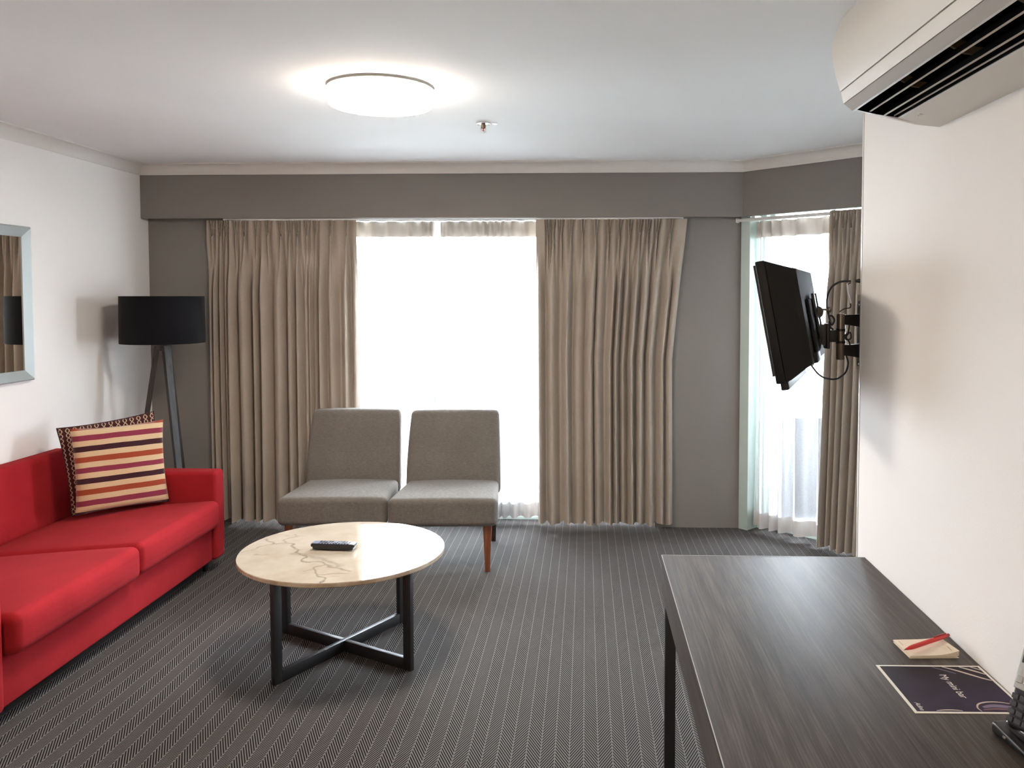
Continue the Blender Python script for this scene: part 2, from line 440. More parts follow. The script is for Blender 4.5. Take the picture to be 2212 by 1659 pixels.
for px_ in (-3.2, -2.6, -1.93, -1.30, -.91, -.47, .1, .7, 1.3, 1.9, 2.5, 3.1):
    obj('post', B(px_-.025, px_+.025, -.02, .02, .60, .69), M_RAIL, bal, None)

# ------------------------------------------------------------------ curtains
def drape_mesh(bm, L, ridges, pleats, z0, z1, top_map=None, depth=.08, rows=46, seed=1):
    """pinch pleated cloth. local x runs along the track, the room is at negative y"""
    rnd = random.Random(seed); N = len(ridges)
    bnd = [0.0]+[(ridges[i]+ridges[i+1])/2 for i in range(N-1)]+[L]
    pr = [dict(d=min(depth, .030+.95*(bnd[i+1]-bnd[i]))*rnd.uniform(.55, 1.1), k=rnd.uniform(.02, .34), q=rnd.uniform(.8, 1.7),
               am=rnd.uniform(-1, 1)*.006, ph=rnd.uniform(0, 6), fr=rnd.uniform(.8, 1.8), v=rnd.uniform(0, .014)) for i in range(N)]
    us = []
    for i in range(N):
        k = max(14, int(12*min(2.6, (bnd[i+1]-bnd[i])/.03)))
        for j in range(k): us.append((i, bnd[i]+(bnd[i+1]-bnd[i])*j/k))
    us.append((N-1, L))
    gap = [min((abs(p-q) for q in pleats if q != p), default=.08)/2 for p in pleats]
    grid = []
    for r in range(rows+1):
        f = (r/rows)**1.45; z = z1+(z0-z1)*f; dz = z1-z
        b = max(0, min(1, (dz-.10)/.42)); b = b*b*(3-2*b)
        row = []
        for i, u in us:
            p = pr[i]; c = ridges[i]
            wd = (bnd[i+1]-c) if u > c else (c-bnd[i]); t = (u-c)/wd
            xb = c+wd*(t+p['k']*math.sin(PI*t)/1.0*.9)+p['am']*math.sin(p['fr']*dz+p['ph'])*(1-t*t)
            yb = .016-p['v']*0-p['d']*((1+math.cos(PI*t))/2)**p['q']
            m_ = min(range(len(pleats)), key=lambda k_: abs(u-pleats[k_])); d = abs(u-pleats[m_]); g = max(gap[m_], .012)
            fw = (.017-.012*(dz/.105)) if dz < .105 else .005+.012*min(1, (dz-.105)/.3)
            fin = 0
            if d < fw:
                fin = .036*math.sqrt(1-(d/fw)**2)*((.62-.38*math.cos(2*PI*d/fw)) if dz < .085 else 1)
            v_ = min(1, max(0, (d-fw)/(g*1.1-fw+1e-4)))
            yh = .006-fin-.026*math.sin(v_*PI/2)**1.3
            x_ = u*(1-b)+xb*b; y_ = yh*(1-b)+yb*b+.006*math.sin(dz*1.7+u*9+seed)*b
            if top_map: x_ = top_map(x_, f)
            row.append(bm.verts.new((x_, y_, z+(.007*math.sin(u*47+seed)+.006*math.sin(u*113))*f**6)))
        grid.append(row)
    for a_, b_ in zip(grid, grid[1:]):
        for j in range(len(a_)-1): bm.faces.new((a_[j], a_[j+1], b_[j+1], b_[j]))
    return bm
K = .003084
def px_r(lst, x0): return [(p-x0)*K for p in lst]
ZT = 2.036
# left drape: x px 443..768
DL = thing('drape', 'gathered taupe pinch pleat drape beside the black floor lamp', 'curtain', (-2.51, 5.475, .02), group='taupe pinch pleat drapes')
rl = px_r([449, 461, 473, 482, 494, 524, 547, 563, 601, 623, 640, 657, 666, 677, 689, 713, 744, 762], 443)
obj('cloth', drape_mesh(bmesh.new(), 325*K, rl, px_r([455, 473, 485, 506, 525, 552, 576, 604, 623, 640, 661, 680, 711, 746], 443), 0.012, ZT-.02, depth=.085, seed=3), M_DRAPE, DL, 80)
DR = thing('drape', 'gathered taupe pinch pleat drape to the right of the bright window', 'curtain', (-.326, 5.475, .02), group='taupe pinch pleat drapes')
rr = px_r([1163, 1192, 1229, 1254, 1283, 1299, 1329, 1343, 1360, 1379, 1398, 1422, 1450, 1468], 1157)
LR = 319*K
obj('cloth', drape_mesh(bmesh.new(), LR, rr, px_r([1182, 1194, 1211, 1232, 1257, 1285, 1312, 1335, 1357, 1378, 1396, 1415, 1443], 1157), 0.012, ZT-.02, depth=.085, seed=11,
    top_map=lambda x_, f_: x_*(1-.095*min(1, f_*2.2)) + .012*f_), M_DRAPE, DR, 80)
# bay drape: partly hidden by the right wall
DB = thing('drape', 'taupe pinch pleat drape behind the wall mounted television', 'curtain', tuple(BA @ Vector((.665, -.055, .02))), -PI/4, group='taupe pinch pleat drapes')
rb = [.02, .055, .11, .15, .20, .245, .30, .37, .41, .46, .53, .58, .64, .68]
obj('cloth', drape_mesh(bmesh.new(), .70, rb, [.035, .09, .14, .20, .265, .33, .40, .47, .54, .61, .67], 0.012, ZT-.02, depth=.08, seed=23,
    top_map=lambda x_, f_: x_-.06*f_), M_DRAPE, DB, 80)

def sheer_curtain(name, label, M, L, period, z0, z1, amp, seed, group):
    rnd = random.Random(seed)
    o = thing(name, label, 'sheer curtain', tuple(M.translation), M.to_euler().z, group=group)
    phs = [0.0]; xs = [0.0]; n = int(L/.006)
    for i in range(n):
        x = L*(i+1)/n; xs.append(x); phs.append(phs[-1]+2*PI*(L/n)/(period*(1+.35*math.sin(x*7+seed)+.2*math.sin(x*17+2*seed))))
    def sheet(za, zb, rows, push=0.0, lift=0):
        bm = bmesh.new(); g = []
        for r in range(rows+1):
            z = za+(zb-za)*r/rows; k = 1-.25*(z/2.0)
            row = []
            for x, p in zip(xs, phs):
                s = math.sin(p+.25*math.sin(z*1.3+x*3)); s = math.copysign(abs(s)**.6, s)
                row.append(bm.verts.new((x+.006*math.sin(z*2+x*5), amp*k*s-push, z+(lift*math.sin(x*8+seed) if r == 0 else 0))))
            g.append(row)
        for a, b in zip(g, g[1:]):
            for j in range(len(a)-1): bm.faces.new((a[j], a[j+1], b[j+1], b[j]))
        return bm
    obj('cloth', sheet(z0+.10, z1-.105, 10), M_SHEER, o, 80)
    obj('heading', sheet(z1-.105, z1, 3), M_HEAD, o, 80)
    obj('hem', sheet(z0, z0+.10, 2, lift=.004), M_HEM, o, 80)
    return o
sheer_curtain('sheer_curtain', 'white sheer curtain behind the two grey chairs, left half of the bright window', T((-2.30, 5.60, .03)), 1.305, .10, 0, 2.007, .036, 1.3, 'white sheer curtains')
sheer_curtain('sheer_curtain', 'white sheer curtain left of the right hand drape, right half of the bright window', T((-.975, 5.60, .03)), 1.38, .085, 0, 2.007, .034, 2.4, 'white sheer curtains')
sheer_curtain('sheer_curtain', 'white sheer curtain hanging behind the television on the angled window', T(tuple(BA @ Vector((.085, .04, .03)))) @ RZ(-PI/4), 1.45, .13, 0, 1.987, .042, 4.1, 'white sheer curtains')

def track(label, M, L):
    o = thing('curtain_track', label, 'curtain track', tuple(M.translation), M.to_euler().z, 'white curtain tracks')
    obj('rail', B(0, L, -.012, .012, 0, .020, bevel=.003), M_TRACK, o, 30)
    obj('end_cap', B(-.012, 0, -.014, .014, -.004, .024, bevel=.003), M_TRACK, o, 30)
    obj('end_cap', B(L, L+.012, -.014, .014, -.004, .024, bevel=.003), M_TRACK, o, 30)
    x = .12
    while x < L-.05:
        obj('bracket', B(x-.012, x+.012, -.010, .06, .020, .030), M_TRACK, o, None); x += .55
    return o
track('long white drape track under the grey pelmet of the main window', T((-2.38, 5.452, 2.0385)), 3.0)
track('long white sheer track close to the glass of the main window', T((-2.32, 5.59, 2.040)), 2.76)
track('short white curtain track over the angled window', T(tuple(BA @ Vector((.0, -.035, 2.014)))) @ RZ(-PI/4), 1.5)

# ------------------------------------------------------------------ ceiling light and sprinkler
cl_ = thing('ceiling_light', 'round white drum ceiling light switched on', 'ceiling light', (-.843, 3.437, ZC))
obj('base_plate', lathe(bmesh.new(), [(.19, -.014), (.19, 0)], 64), M_WHITEMETAL, cl_)
obj('diffuser', lathe(bmesh.new(), [(0.0, -.080), (.190, -.080), (.205, -.077), (.213, -.068), (.216, -.055), (.216, -.014), (.200, -.012), (0.0, -.012)], 72, cap=False), M_GLOW, cl_)
obj('rim', lathe(bmesh.new(), [(.2165, -.0135), (.2172, -.0135), (.2172, -.0105), (.190, -.0105), (.190, -.0135)], 72, cap=False), M_CHROME, cl_)
for rl_x, rl_y, rl_n in ((-1.15, -1.1, 'added fill light in the form of a drum ceiling light, unseen behind the viewpoint'),):
  cb = thing('ceiling_light', rl_n, 'ceiling light', (rl_x, rl_y, ZC))  # unseen fixture, added to light the foreground
  obj('base_plate', lathe(bmesh.new(), [(.19, -.014), (.19, 0)], 64), M_WHITEMETAL, cb)
  obj('diffuser', lathe(bmesh.new(), [(0.0, -.080), (.190, -.080), (.205, -.077), (.213, -.068), (.216, -.055), (.216, -.014), (.200, -.012), (0.0, -.012)], 72, cap=False), M_FILLGLOW, cb)
sp = thing('fire_sprinkler', 'small chrome fire sprinkler head on the ceiling', 'sprinkler', (-.508, 4.156, ZC))
obj('escutcheon', lathe(bmesh.new(), [(.008, -.012), (.036, -.008), (.036, 0), (0, 0)], 32, cap=False), M_CHROME, sp)
obj('body', lathe(bmesh.new(), [(.010, -.028), (.012, -.010), (0, -.010)], 20, cap=False), M_BRONZE, sp)
for s in (-1, 1): obj('frame_arm', tube(bmesh.new(), [(s*.010, 0, -.018), (s*.013, 0, -.030), (s*.003, 0, -.045)], .0022, 6), M_CHROME, sp)
obj('deflector', lathe(bmesh.new(), [(0, -.047), (.014, -.047), (.014, -.045), (0, -.045)], 20, cap=False), M_CHROME, sp)
obj('bulb', lathe(bmesh.new(), [(.0022, -.044), (.0025, -.03), (.002, -.02)], 8), M_PENRED, sp)
dt = thing('detector_tab', 'tiny grey concealed tab beside the sprinkler head', 'fitting', (-.452, 4.168, ZC))
obj('plate', B(-.012, .012, -.010, .010, -.006, 0, bevel=.002), M_CHROME, dt, 30)

# ------------------------------------------------------------------ wall mirror
mi = thing('wall_mirror', 'large rectangular mirror in a silver frame on the left wall', 'mirror', (XL, 3.64, 1.496))
MW, MH, FW = .628, .40, .055      # half width (along Y), half height, frame width
def frame_bar(p_out, p_in):
    bm = bmesh.new()
    prof = [(0.0, 0.002), (0.0, .026), (.012, .034), (1.0, .016), (1.0, .002)]
    A = []; Bq = []
    for (s, hx) in prof:
        s_ = s if s == 1.0 else (0.0 if s == 0 else .12)
        a = Vector(p_out[0]).lerp(Vector(p_in[0]), s_); b = Vector(p_out[1]).lerp(Vector(p_in[1]), s_)
        A.append(bm.verts.new((hx, a.x, a.y))); Bq.append(bm.verts.new((hx, b.x, b.y)))
    bm.faces.new(A); bm.faces.new(Bq[::-1])
    for i in range(5): bm.faces.new((A[i], A[(i+1) % 5], Bq[(i+1) % 5], Bq[i]))
    return bm
co = [(-MW, -MH), (MW, -MH), (MW, MH), (-MW, MH)]; ci = [(-MW+FW, -MH+FW), (MW-FW, -MH+FW), (MW-FW, MH-FW), (-MW+FW, MH-FW)]
for i in range(4):
    j = (i+1) % 4
    obj('frame_bar', frame_bar(((*co[i], 0), (*co[j], 0)), ((*ci[i], 0), (*ci[j], 0))), M_SILVER, mi, 20)
obj('glass', B(.004, .012, -MW+FW-.004, MW-FW+.004, -MH+FW-.004, MH-FW+.004), M_MIRROR, mi, None)
obj('backing', B(.0005, .004, -MW+.004, MW-.004, -MH+.004, MH-.004), M_FRAMEEDGE, mi, None)

# ------------------------------------------------------------------ floor lamp
LX, LY = -2.565, 4.965
fl_ = thing('floor_lamp', 'tripod floor lamp with a black drum shade in the corner', 'floor lamp', (LX, LY, 0))
RS = .2405
obj('shade', lathe(bmesh.new(), [(RS-.004, 1.252), (RS, 1.252), (RS-.003, 1.535), (RS-.007, 1.535)], 72, cap=False), M_SHADE, fl_, 40)
obj('shade_lining', lathe(bmesh.new(), [(RS-.0045, 1.254), (RS-.0075, 1.533)], 72, cap=False), M_LINING, fl_, 40)
bm = bmesh.new()
for k in range(3):
    a = 2*PI*k/3+.3
    tube(bm, [(0, 0, 1.30), ((RS-.006)*math.cos(a), (RS-.006)*math.sin(a), 1.30)], .0025, 6)
obj('spider', bm, M_BLACKMETAL, fl_)
obj('lamp_holder', lathe(bmesh.new(), [(.045, 1.205), (.045, 1.235), (.02, 1.240), (.018, 1.32), (0, 1.32)], 24, cap=False), M_TRIPOD, fl_)
obj('bulb', lathe(bmesh.new(), [(.012, 1.32), (.03, 1.36), (.032, 1.385), (.02, 1.41), (0, 1.415)], 20, cap=False), M_WPRINT, fl_)
for a in (math.radians(205), math.radians(-35), math.radians(82)):
    top = Vector((.032*math.cos(a), .032*math.sin(a), 1.235)); bot = Vector((.225*math.cos(a), .225*math.sin(a), .0))
    bm = bmesh.new()
    t_ = Vector((-math.sin(a), math.cos(a), 0)); n_ = Vector((math.cos(a), math.sin(a), 0))
    vv = []
    for p, wd in ((bot, .014), (top, .020)):
        vv.append([bm.verts.new(p+t_*su*wd+n_*sv*wd*.8) for su, sv in ((-1, -1), (1, -1), (1, 1), (-1, 1))])
    bm.faces.new(vv[0][::-1]); bm.faces.new(vv[1])
    for k in range(4): bm.faces.new((vv[0][k], vv[0][(k+1) % 4], vv[1][(k+1) % 4], vv[1][k]))
    obj('leg', bm, M_TRIPOD, fl_, None)

# ------------------------------------------------------------------ sofa
so = thing('sofa', 'red fabric two seater sofa with low square arms', 'sofa', (-2.47, 3.64, 0))
ox, oy = -2.47, 3.64
def S(x0, x1, y0, y1, z0, z1, r, fn=None, nf=8):
    cx, cy, cz = (x0+x1)/2-ox, (y0+y1)/2-oy, (z0+z1)/2
    return xform(rbox((x1-x0)/2, (y1-y0)/2, (z1-z0)/2, r, 3, nf, fn), T((cx, cy, cz)))
SX1, SX0 = -2.035, -2.924
Y0, Y1, AT = 2.685, 4.59, .115
obj('arm', S(SX0, SX1, Y1-AT, Y1, .075, .568, .022), M_RED, so, 60)
obj('arm', S(SX0, SX1, Y0, Y0+AT, .075, .568, .022), M_RED, so, 60)
obj('base', S(SX0, SX1-.022, Y0+AT+.002, Y1-AT-.002, .075, .275, .012), M_RED, so, 60)
def backbend(x, y, z): return (x-.045*((z+.22)/.44)*max(0, min(1, (x+.067)/.134)), y, z)
obj('backrest', S(-2.924, -2.79, Y0+AT+.002, Y1-AT-.002, .25, .70, .03, backbend), M_RED, so, 60)
def crown(hx, hy, b=.018, slope=.035):
    def fn(x, y, z):
        k = max(0, 1-(x/hx)**2)*max(0, 1-(y/hy)**2)
        z2 = z+b*k*(1 if z > 0 else 0)+slope*(x/hx)*(1 if z > 0 else .3)
        front = max(0, x/hx)
        return (x+.014*front*(1-(y/hy)**2)*(1-min(1, abs(z)/.07)), y, z2)
    return fn
for ya, yb, dx in ((Y0+AT+.006, 3.633, .012), (3.645, Y1-AT-.006, .0)):
    obj('seat_cushion', S(-2.80, -2.005+dx, ya, yb, .255, .385, .036, crown(.40, (yb-ya)/2), 10), M_RED, so, 60)
for xx in (SX0+.06, SX1-.09):
    for yy in (Y0+.06, Y1-.06):
        obj('foot', xform(lathe(bmesh.new(), [(.018, 0), (.022, .078)], 16), T((xx-ox, yy-oy, 0))), M_BLACKMETAL, so)

# ------------------------------------------------------------------ cushions
def pillow(sz, th, n=28):
    bm = bmesh.new(); fr = {}; bk = {}
    h = sz/2
    for i in range(n+1):
        for j in range(n+1):
            u = -1+2*i/n; v = -1+2*j/n
            pinch = 1-.055*(1-abs(v)**2.2)*abs(u)**8 ; pinv = 1-.055*(1-abs(u)**2.2)*abs(v)**8
            x = u*h*pinch; z = v*h*pinv
            t = th/2*(max(0, (1-u*u))*max(0, (1-v*v)))**.31
            t += .004*math.sin(u*5+v*3)*(1-u*u)*(1-v*v)
            edge = i in (0, n) or j in (0, n)
            fr[i, j] = bm.verts.new((x, -t, z))
            bk[i, j] = fr[i, j] if edge else bm.verts.new((x, t, z))
    for i in range(n):
        for j in range(n):
            bm.faces.new((fr[i, j], fr[i+1, j], fr[i+1, j+1], fr[i, j+1]))
            bm.faces.new((bk[i, j], bk[i, j+1], bk[i+1, j+1], bk[i+1, j]))
    return bm
def piping(sz, r=.005):
    h = sz/2; pts = []
    n = 24
    for (ux, uz, vx, vz) in ((-1, -1, 1, -1), (1, -1, 1, 1), (1, 1, -1, 1), (-1, 1, -1, -1)):
        for k in range(n):
            f = k/n; u = ux+(vx-ux)*f; v = uz+(vz-uz)*f
            pinch = 1-.055*(1-abs(v)**2.2)*abs(u)**8; pinv = 1-.055*(1-abs(u)**2.2)*abs(v)**8
            pts.append((u*h*pinch, 0, v*h*pinv))
    pts.append(pts[0]); return tube(bmesh.new(), pts, r, 6)
CRE, RUS, MAG, PLU = (.62, .45, .27), (.32, .055, .022), (.24, .030, .060), (.045, .012, .018)
m = MAT('striped_velvet', rough=.85, spec=.15)
tc = m.n('ShaderNodeTexCoord'); sp_ = m.n('ShaderNodeSeparateXYZ'); m.l(tc.outputs['Object'], sp_.inputs[0])
wob = m.math('MULTIPLY_ADD', m.noise(tc.outputs['Object'], 9, 2), .006, -.003)
fz = m.math('DIVIDE', m.math('ADD', m.math('ADD', sp_.outputs[2], wob), .225), .45)
stops = []; seq = [PLU, MAG, RUS, PLU, MAG, RUS, PLU, MAG, RUS]
nb = 17
edges = [0, .035]
for k in range(1, nb-1): edges.append(.035+(.93)*k/(nb-2))
for k in range(nb):
    colr = CRE if k % 2 else seq[k//2]
    if k % 2 == 0 and 0 < k//2 < 8: pass
    stops.append((edges[k] if k < len(edges) else .99, colr))
m.color(m.ramp(fz, stops, 'CONSTANT')); n1 = m.noise(tc.outputs['Object'], 500, 2); m.bump(n1, .3, .002); m.set('Sheen Weight', .3)
M_STRIPE = m.m
m = MAT('lattice_velvet', rough=.85, spec=.15)
tc = m.n('ShaderNodeTexCoord'); sp_ = m.n('ShaderNodeSeparateXYZ'); m.l(tc.outputs['Object'], sp_.inputs[0])
def wave_line(sgn):
    s = m.math('SINE', m.math('MULTIPLY', sp_.outputs[2], 2*PI/.05))
    u = m.math('ADD', m.math('DIVIDE', sp_.outputs[0], .034), m.math('MULTIPLY', s, .25*sgn))
    return m.math('ABSOLUTE', m.math('SUBTRACT', m.math('FRACT', m.math('ADD', u, 10.0)), .5))
d = m.math('MINIMUM', wave_line(1), wave_line(-1))
m.color(m.mix(m.math('LESS_THAN', d, .075), (.055, .014, .014), (.50, .36, .25))); m.set('Sheen Weight', .3)
M_LATTICE = m.m
M_PIPE = plain('plum_piping', (.05, .014, .018), .8)
ZS = .392
def place_pillow(name, label, mat, sz, th, c, rz, lean, roll, grp, grp_pipe=True):
    o = thing(name, label, 'cushion', c, rz, grp)
    M_ = RX(-lean) @ RY(roll) @ T((0, 0, sz/2))
    p = obj('cover', pillow(sz, th), mat, o, 60); p.matrix_local = M_
    if grp_pipe: obj('piping', piping(sz, .0035), M_PIPE, p, 60)
    return o
ra = math.atan2(.30, .33)
place_pillow('throw_cushion', 'cream cushion with plum, rust and magenta stripes, front of the two on the sofa', M_STRIPE, .452, .115, (-2.455, 4.303, .405), math.radians(39.5), math.radians(9), math.radians(-1), 'sofa cushions', False)
place_pillow('throw_cushion', 'dark maroon cushion with a pale lattice pattern, behind the striped one', M_LATTICE, .468, .06, (-2.510, 4.372, .407), math.radians(33), math.radians(7), math.radians(-7), 'sofa cushions')

# ------------------------------------------------------------------ slipper chairs
def chair(label, loc, rz):
    c = thing('slipper_chair', label, 'chair', loc, rz, 'grey slipper chairs')
    def seat_fn(x, y, z):
        k = (1-min(1, (x/.29)**2))*(1-min(1, (y/.33)**2))
        zz = z+(.022*k if z > 0 else 0)-.012*(y/.30)*(1 if z > 0 else 0)
        return (x*(1-.045*(y/.30)), y-.012*(1-min(1, (x/.29)**2))*(1 if y < 0 else 0), zz)
    obj('seat', xform(rbox(.292, .30, .072, .03, 3, 8, seat_fn), T((0, -.005, .335))), M_CHAIR, c, 60)
    def back_fn(x, y, z):
        f = (z+.25)/.50
        yy = y+.05*f+.11*f*f
        k = 1-min(1, (x/.292)**2)
        return (x*(1.0-.055*f*f), yy+(-.014*k if y < 0 else 0), z+.006*k*(1 if z > 0 else 0))
    obj('backrest', xform(rbox(.292, .048, .25, .028, 3, 10, back_fn), T((0, .285, .562))), M_CHAIR, c, 60)
    for sx in (-1, 1):
        for fy, mt, lean in ((-.255, M_WOOD, 0.0), (.275, M_WALNUT, .05)):
            bm = bmesh.new(); vv = []
            for z, wd, yy in ((0, .014, fy+lean), (.285, .024, fy)):
                vv.append([bm.verts.new((sx*.245+a*wd, yy+b*wd, z)) for a, b in ((-1, -1), (1, -1), (1, 1), (-1, 1))])
            bm.faces.new(vv[0][::-1]); bm.faces.new(vv[1])
            for k in range(4): bm.faces.new((vv[0][k], vv[0][(k+1) % 4], vv[1][(k+1) % 4], vv[1][k]))
            obj('leg', bm, mt, c, None)
    return c
chair('grey upholstered slipper chair nearer the sofa, left of the pair', (-1.424, 4.82, 0), math.radians(4))
chair('grey upholstered slipper chair with its wooden front leg in the open, right of the pair', (-.803, 4.82, 0), math.radians(3))

# ------------------------------------------------------------------ coffee table
TX, TY, TZ, TR = -1.045, 3.52, .445, .434
ct = thing('coffee_table', 'round marble coffee table on a black crossed steel frame', 'coffee table', (TX, TY, 0))
# top surface with vein attribute
polys = [  # world XY polylines of veins with strength and width
    ([(-1.44, 3.66), (-1.38, 3.585), (-1.33, 3.60), (-1.29, 3.575), (-1.245, 3.505)], .75, .006),
    ([(-1.38, 3.585), (-1.43, 3.50), (-1.46, 3.46)], .5, .006),
    ([(-1.33, 3.60), (-1.35, 3.66), (-1.31, 3.70), (-1.33, 3.73)], .55, .005),
    ([(-1.35, 3.66), (-1.30, 3.69)], .5, .005),
    ([(-1.40, 3.72), (-1.33, 3.705), (-1.27, 3.70)], .28, .006),
    ([(-1.245, 3.505), (-1.225, 3.46), (-1.17, 3.40), (-1.165, 3.35)], .85, .007),
    ([(-1.235, 3.45), (-1.15, 3.415), (-1.09, 3.375), (-1.03, 3.335), (-.99, 3.28)], .42, .020),
    ([(-1.165, 3.35), (-1.10, 3.345), (-1.05, 3.31), (-.995, 3.265), (-.94, 3.235)], .6, .010),
    ([(-1.165, 3.35), (-1.135, 3.335)], .7, .006),
    ([(-1.06, 3.31), (-1.085, 3.26), (-1.075, 3.225), (-1.045, 3.19), (-1.015, 3.15), (-1.00, 3.09)], .8, .0055),
    ([(-1.045, 3.19), (-.985, 3.195), (-.93, 3.215)], .45, .005),
    ([(-1.015, 3.15), (-.96, 3.165)], .4, .005),
    ([(-1.085, 3.26), (-1.12, 3.22)], .4, .006),
    ([(-1.40, 3.42), (-1.34, 3.44)], .35, .007), ([(-1.27, 3.50), (-1.22, 3.50)], .3, .006),
]
def seg_d(p, a, b):
    ax, ay = a; bx, by = b; dx, dy = bx-ax, by-ay
    t = max(0, min(1, ((p[0]-ax)*dx+(p[1]-ay)*dy)/(dx*dx+dy*dy)))
    return math.hypot(p[0]-ax-t*dx, p[1]-ay-t*dy)
NR, NA = 84, 300
verts = [(0, 0, 0)]; faces = []
for i in range(1, NR+1):
    r = (TR-.0015)*i/NR
    for k in range(NA): a = 2*PI*k/NA; verts.append((r*math.cos(a), r*math.sin(a), 0))
for k in range(NA): faces.append((0, 1+k, 1+(k+1) % NA))
for i in range(1, NR):
    a0 = 1+(i-1)*NA; b0 = 1+i*NA
    for k in range(NA): faces.append((a0+k, b0+k, b0+(k+1) % NA, a0+(k+1) % NA))
me = bpy.data.meshes.new('marble_face'); me.from_pydata(verts, [], faces); me.materials.append(M_MARBLE)
at = me.attributes.new('vein', 'FLOAT', 'POINT')
segs = [(a, b, s, wd) for pl, s, wd in polys for a, b in zip(pl, pl[1:])]
vals = []
for (vx, vy, _) in verts:
    wx = vx+TX+.006*math.sin(vy*70)+.004*math.sin(vx*130+vy*50); wy = vy+TY+.006*math.sin(vx*60+1)+.004*math.sin(vy*120-vx*40)
    best = 0
    if wy < 3.80 and wx < -.88:
        for a, b, s, wd in segs:
            if min(a[0], b[0])-.06 < wx < max(a[0], b[0])+.06 and min(a[1], b[1])-.06 < wy < max(a[1], b[1])+.06:
                dd = seg_d((wx, wy), a, b); best = max(best, s*math.exp(-(dd/(wd*.72))**2))
    vals.append(best)
at.data.foreach_set('value', vals)
for p in me.polygons: p.use_smooth = True
tf = bpy.data.objects.new('marble_face', me); link(tf, ct); tf.location = (0, 0, TZ+.0004)
obj('top_slab', lathe(bmesh.new(), [(0, TZ-.019), (TR-.004, TZ-.019), (TR, TZ-.015), (TR, TZ-.0025), (TR-.0025, TZ), (0, TZ)], 160, cap=False), M_MEDGE, ct, 30)
def frame_bar_t(ang, name='frame'):
    M_ = RZ(ang); Rf, W_, H_, t_ = .385, .04, .05, .011
    f_ = []
    for s in (-1, 1):
        x0, x1 = sorted((s*Rf, s*(Rf-W_)))
        f_.append(obj('leg', xform(B(x0, x1, -t_, t_, 0.0, TZ-.019, bevel=.0015), M_), M_BLACKMETAL, ct, 30))
    inner = Rf-W_
    return inner, M_, t_
angA = math.atan2(.64, .355); angB = angA+PI/2
for k, an in enumerate((angA, angB)):
    inner, M_, t_ = frame_bar_t(an)
    if k == 0:
        obj('stretcher', xform(B(-inner, inner, -t_, t_, 0.0, .048, bevel=.0015), M_), M_BLACKMETAL, ct, 30)
    else:
        for s in (-1, 1):
            x0, x1 = sorted((s*inner, s*t_))
            obj('stretcher', xform(B(x0, x1, -t_, t_, 0.0, .048, bevel=.0015), M_), M_BLACKMETAL, ct, 30)
    obj('top_rail', xform(B(-inner, inner, -t_, t_, TZ-.045-.019*k, TZ-.019-.026*k), M_), M_BLACKMETAL, ct, None) if k == 0 else None

# ------------------------------------------------------------------ remote control
rc = thing('remote_control', 'black remote control lying on the marble coffee table', 'remote control', (-1.083, 3.512, TZ+.0008), math.radians(-3))
def rem_fn(x, y, z):
    f = 1-.12*(z < 0)
    return (x*(1-.07*(z < 0)), y*f, z+.004*math.cos(x/.1*PI/2)*(-1 if z < 0 else 0)+.0)
obj('body', xform(rbox(.096, .024, .0125, .006, 3, 8, rem_fn), T((0, 0, .0165))), M_PHONE, rc, 60)
obj('face_plate', B(-.090, .090, -.020, .020, .0288, .0298), M_REMT, rc, None)
random.seed(3)
kx = -.058
for col_ in range(11):
    for r_ in range(3):
        if col_ in (5, 6) and r_ == 1: continue
        b_ = B(kx-.0042, kx+.0042, -.015+r_*.0125-.0042, -.015+r_*.0125+.0062, .0296, .0320)
        obj('button', b_, M_PHONE if (col_+r_) % 4 else M_REMK, rc, None)
    kx += .0125
obj('navigation_pad', xform(lathe(bmesh.new(), [(.010, .0296), (.010, .0325), (.0, .0325)], 20, cap=False), T((.010, 0, 0))), M_REMK, rc)

# ------------------------------------------------------------------ desk
dk = thing('desk', 'dark wood grain desk on black square legs against the right wall', 'desk', (.546, 1.60, 0))
dx, dy = .546, 1.60
DX0, DX1, DY0, DY1, DZ = .236, .8545, .70, 2.547, .74
obj('top', xform(B(DX0, DX1, DY0, DY1, DZ-.018, DZ, bevel=.0012), T((-dx, -dy, 0))), M_DESK, dk, 30)
obj('apron', xform(B(DX0+.0005, DX0+.022, DY0, DY1-.001, DZ-.120, DZ-.018), T((-dx, -dy, 0))), M_DESK, dk, 30)
obj('end_apron', xform(B(DX0+.022, DX1, DY1-.022, DY1-.0005, DZ-.120, DZ-.018), T((-dx, -dy, 0))), M_DESK, dk, 30)
for ya, yb in ((2.502, 2.534), (.712, .744)):
    obj('leg', xform(B(DX0+.008, DX0+.040, ya, yb, 0, DZ-.1195, bevel=.001), T((-dx, -dy, 0))), M_BLACKMETAL, dk, 30)
    obj('leg', xform(B(DX1-.045, DX1-.013, ya, yb, 0, DZ-.1195, bevel=.001), T((-dx, -dy, 0))), M_BLACKMETAL, dk, 30)
obj('edge_highlight', xform(B(DX0-.0012, DX0+.0008, DY0, DY1, DZ-.0016, DZ+.0004), T((-dx, -dy, 0))), M_DESKEDGE, dk, None)  # thin pale strip in place of a highlight on the edge
obj('edge_highlight', xform(B(DX0, DX1, DY1-.0006, DY1+.0012, DZ-.0016, DZ+.0004), T((-dx, -dy, 0))), M_DESKEDGE, dk, None)

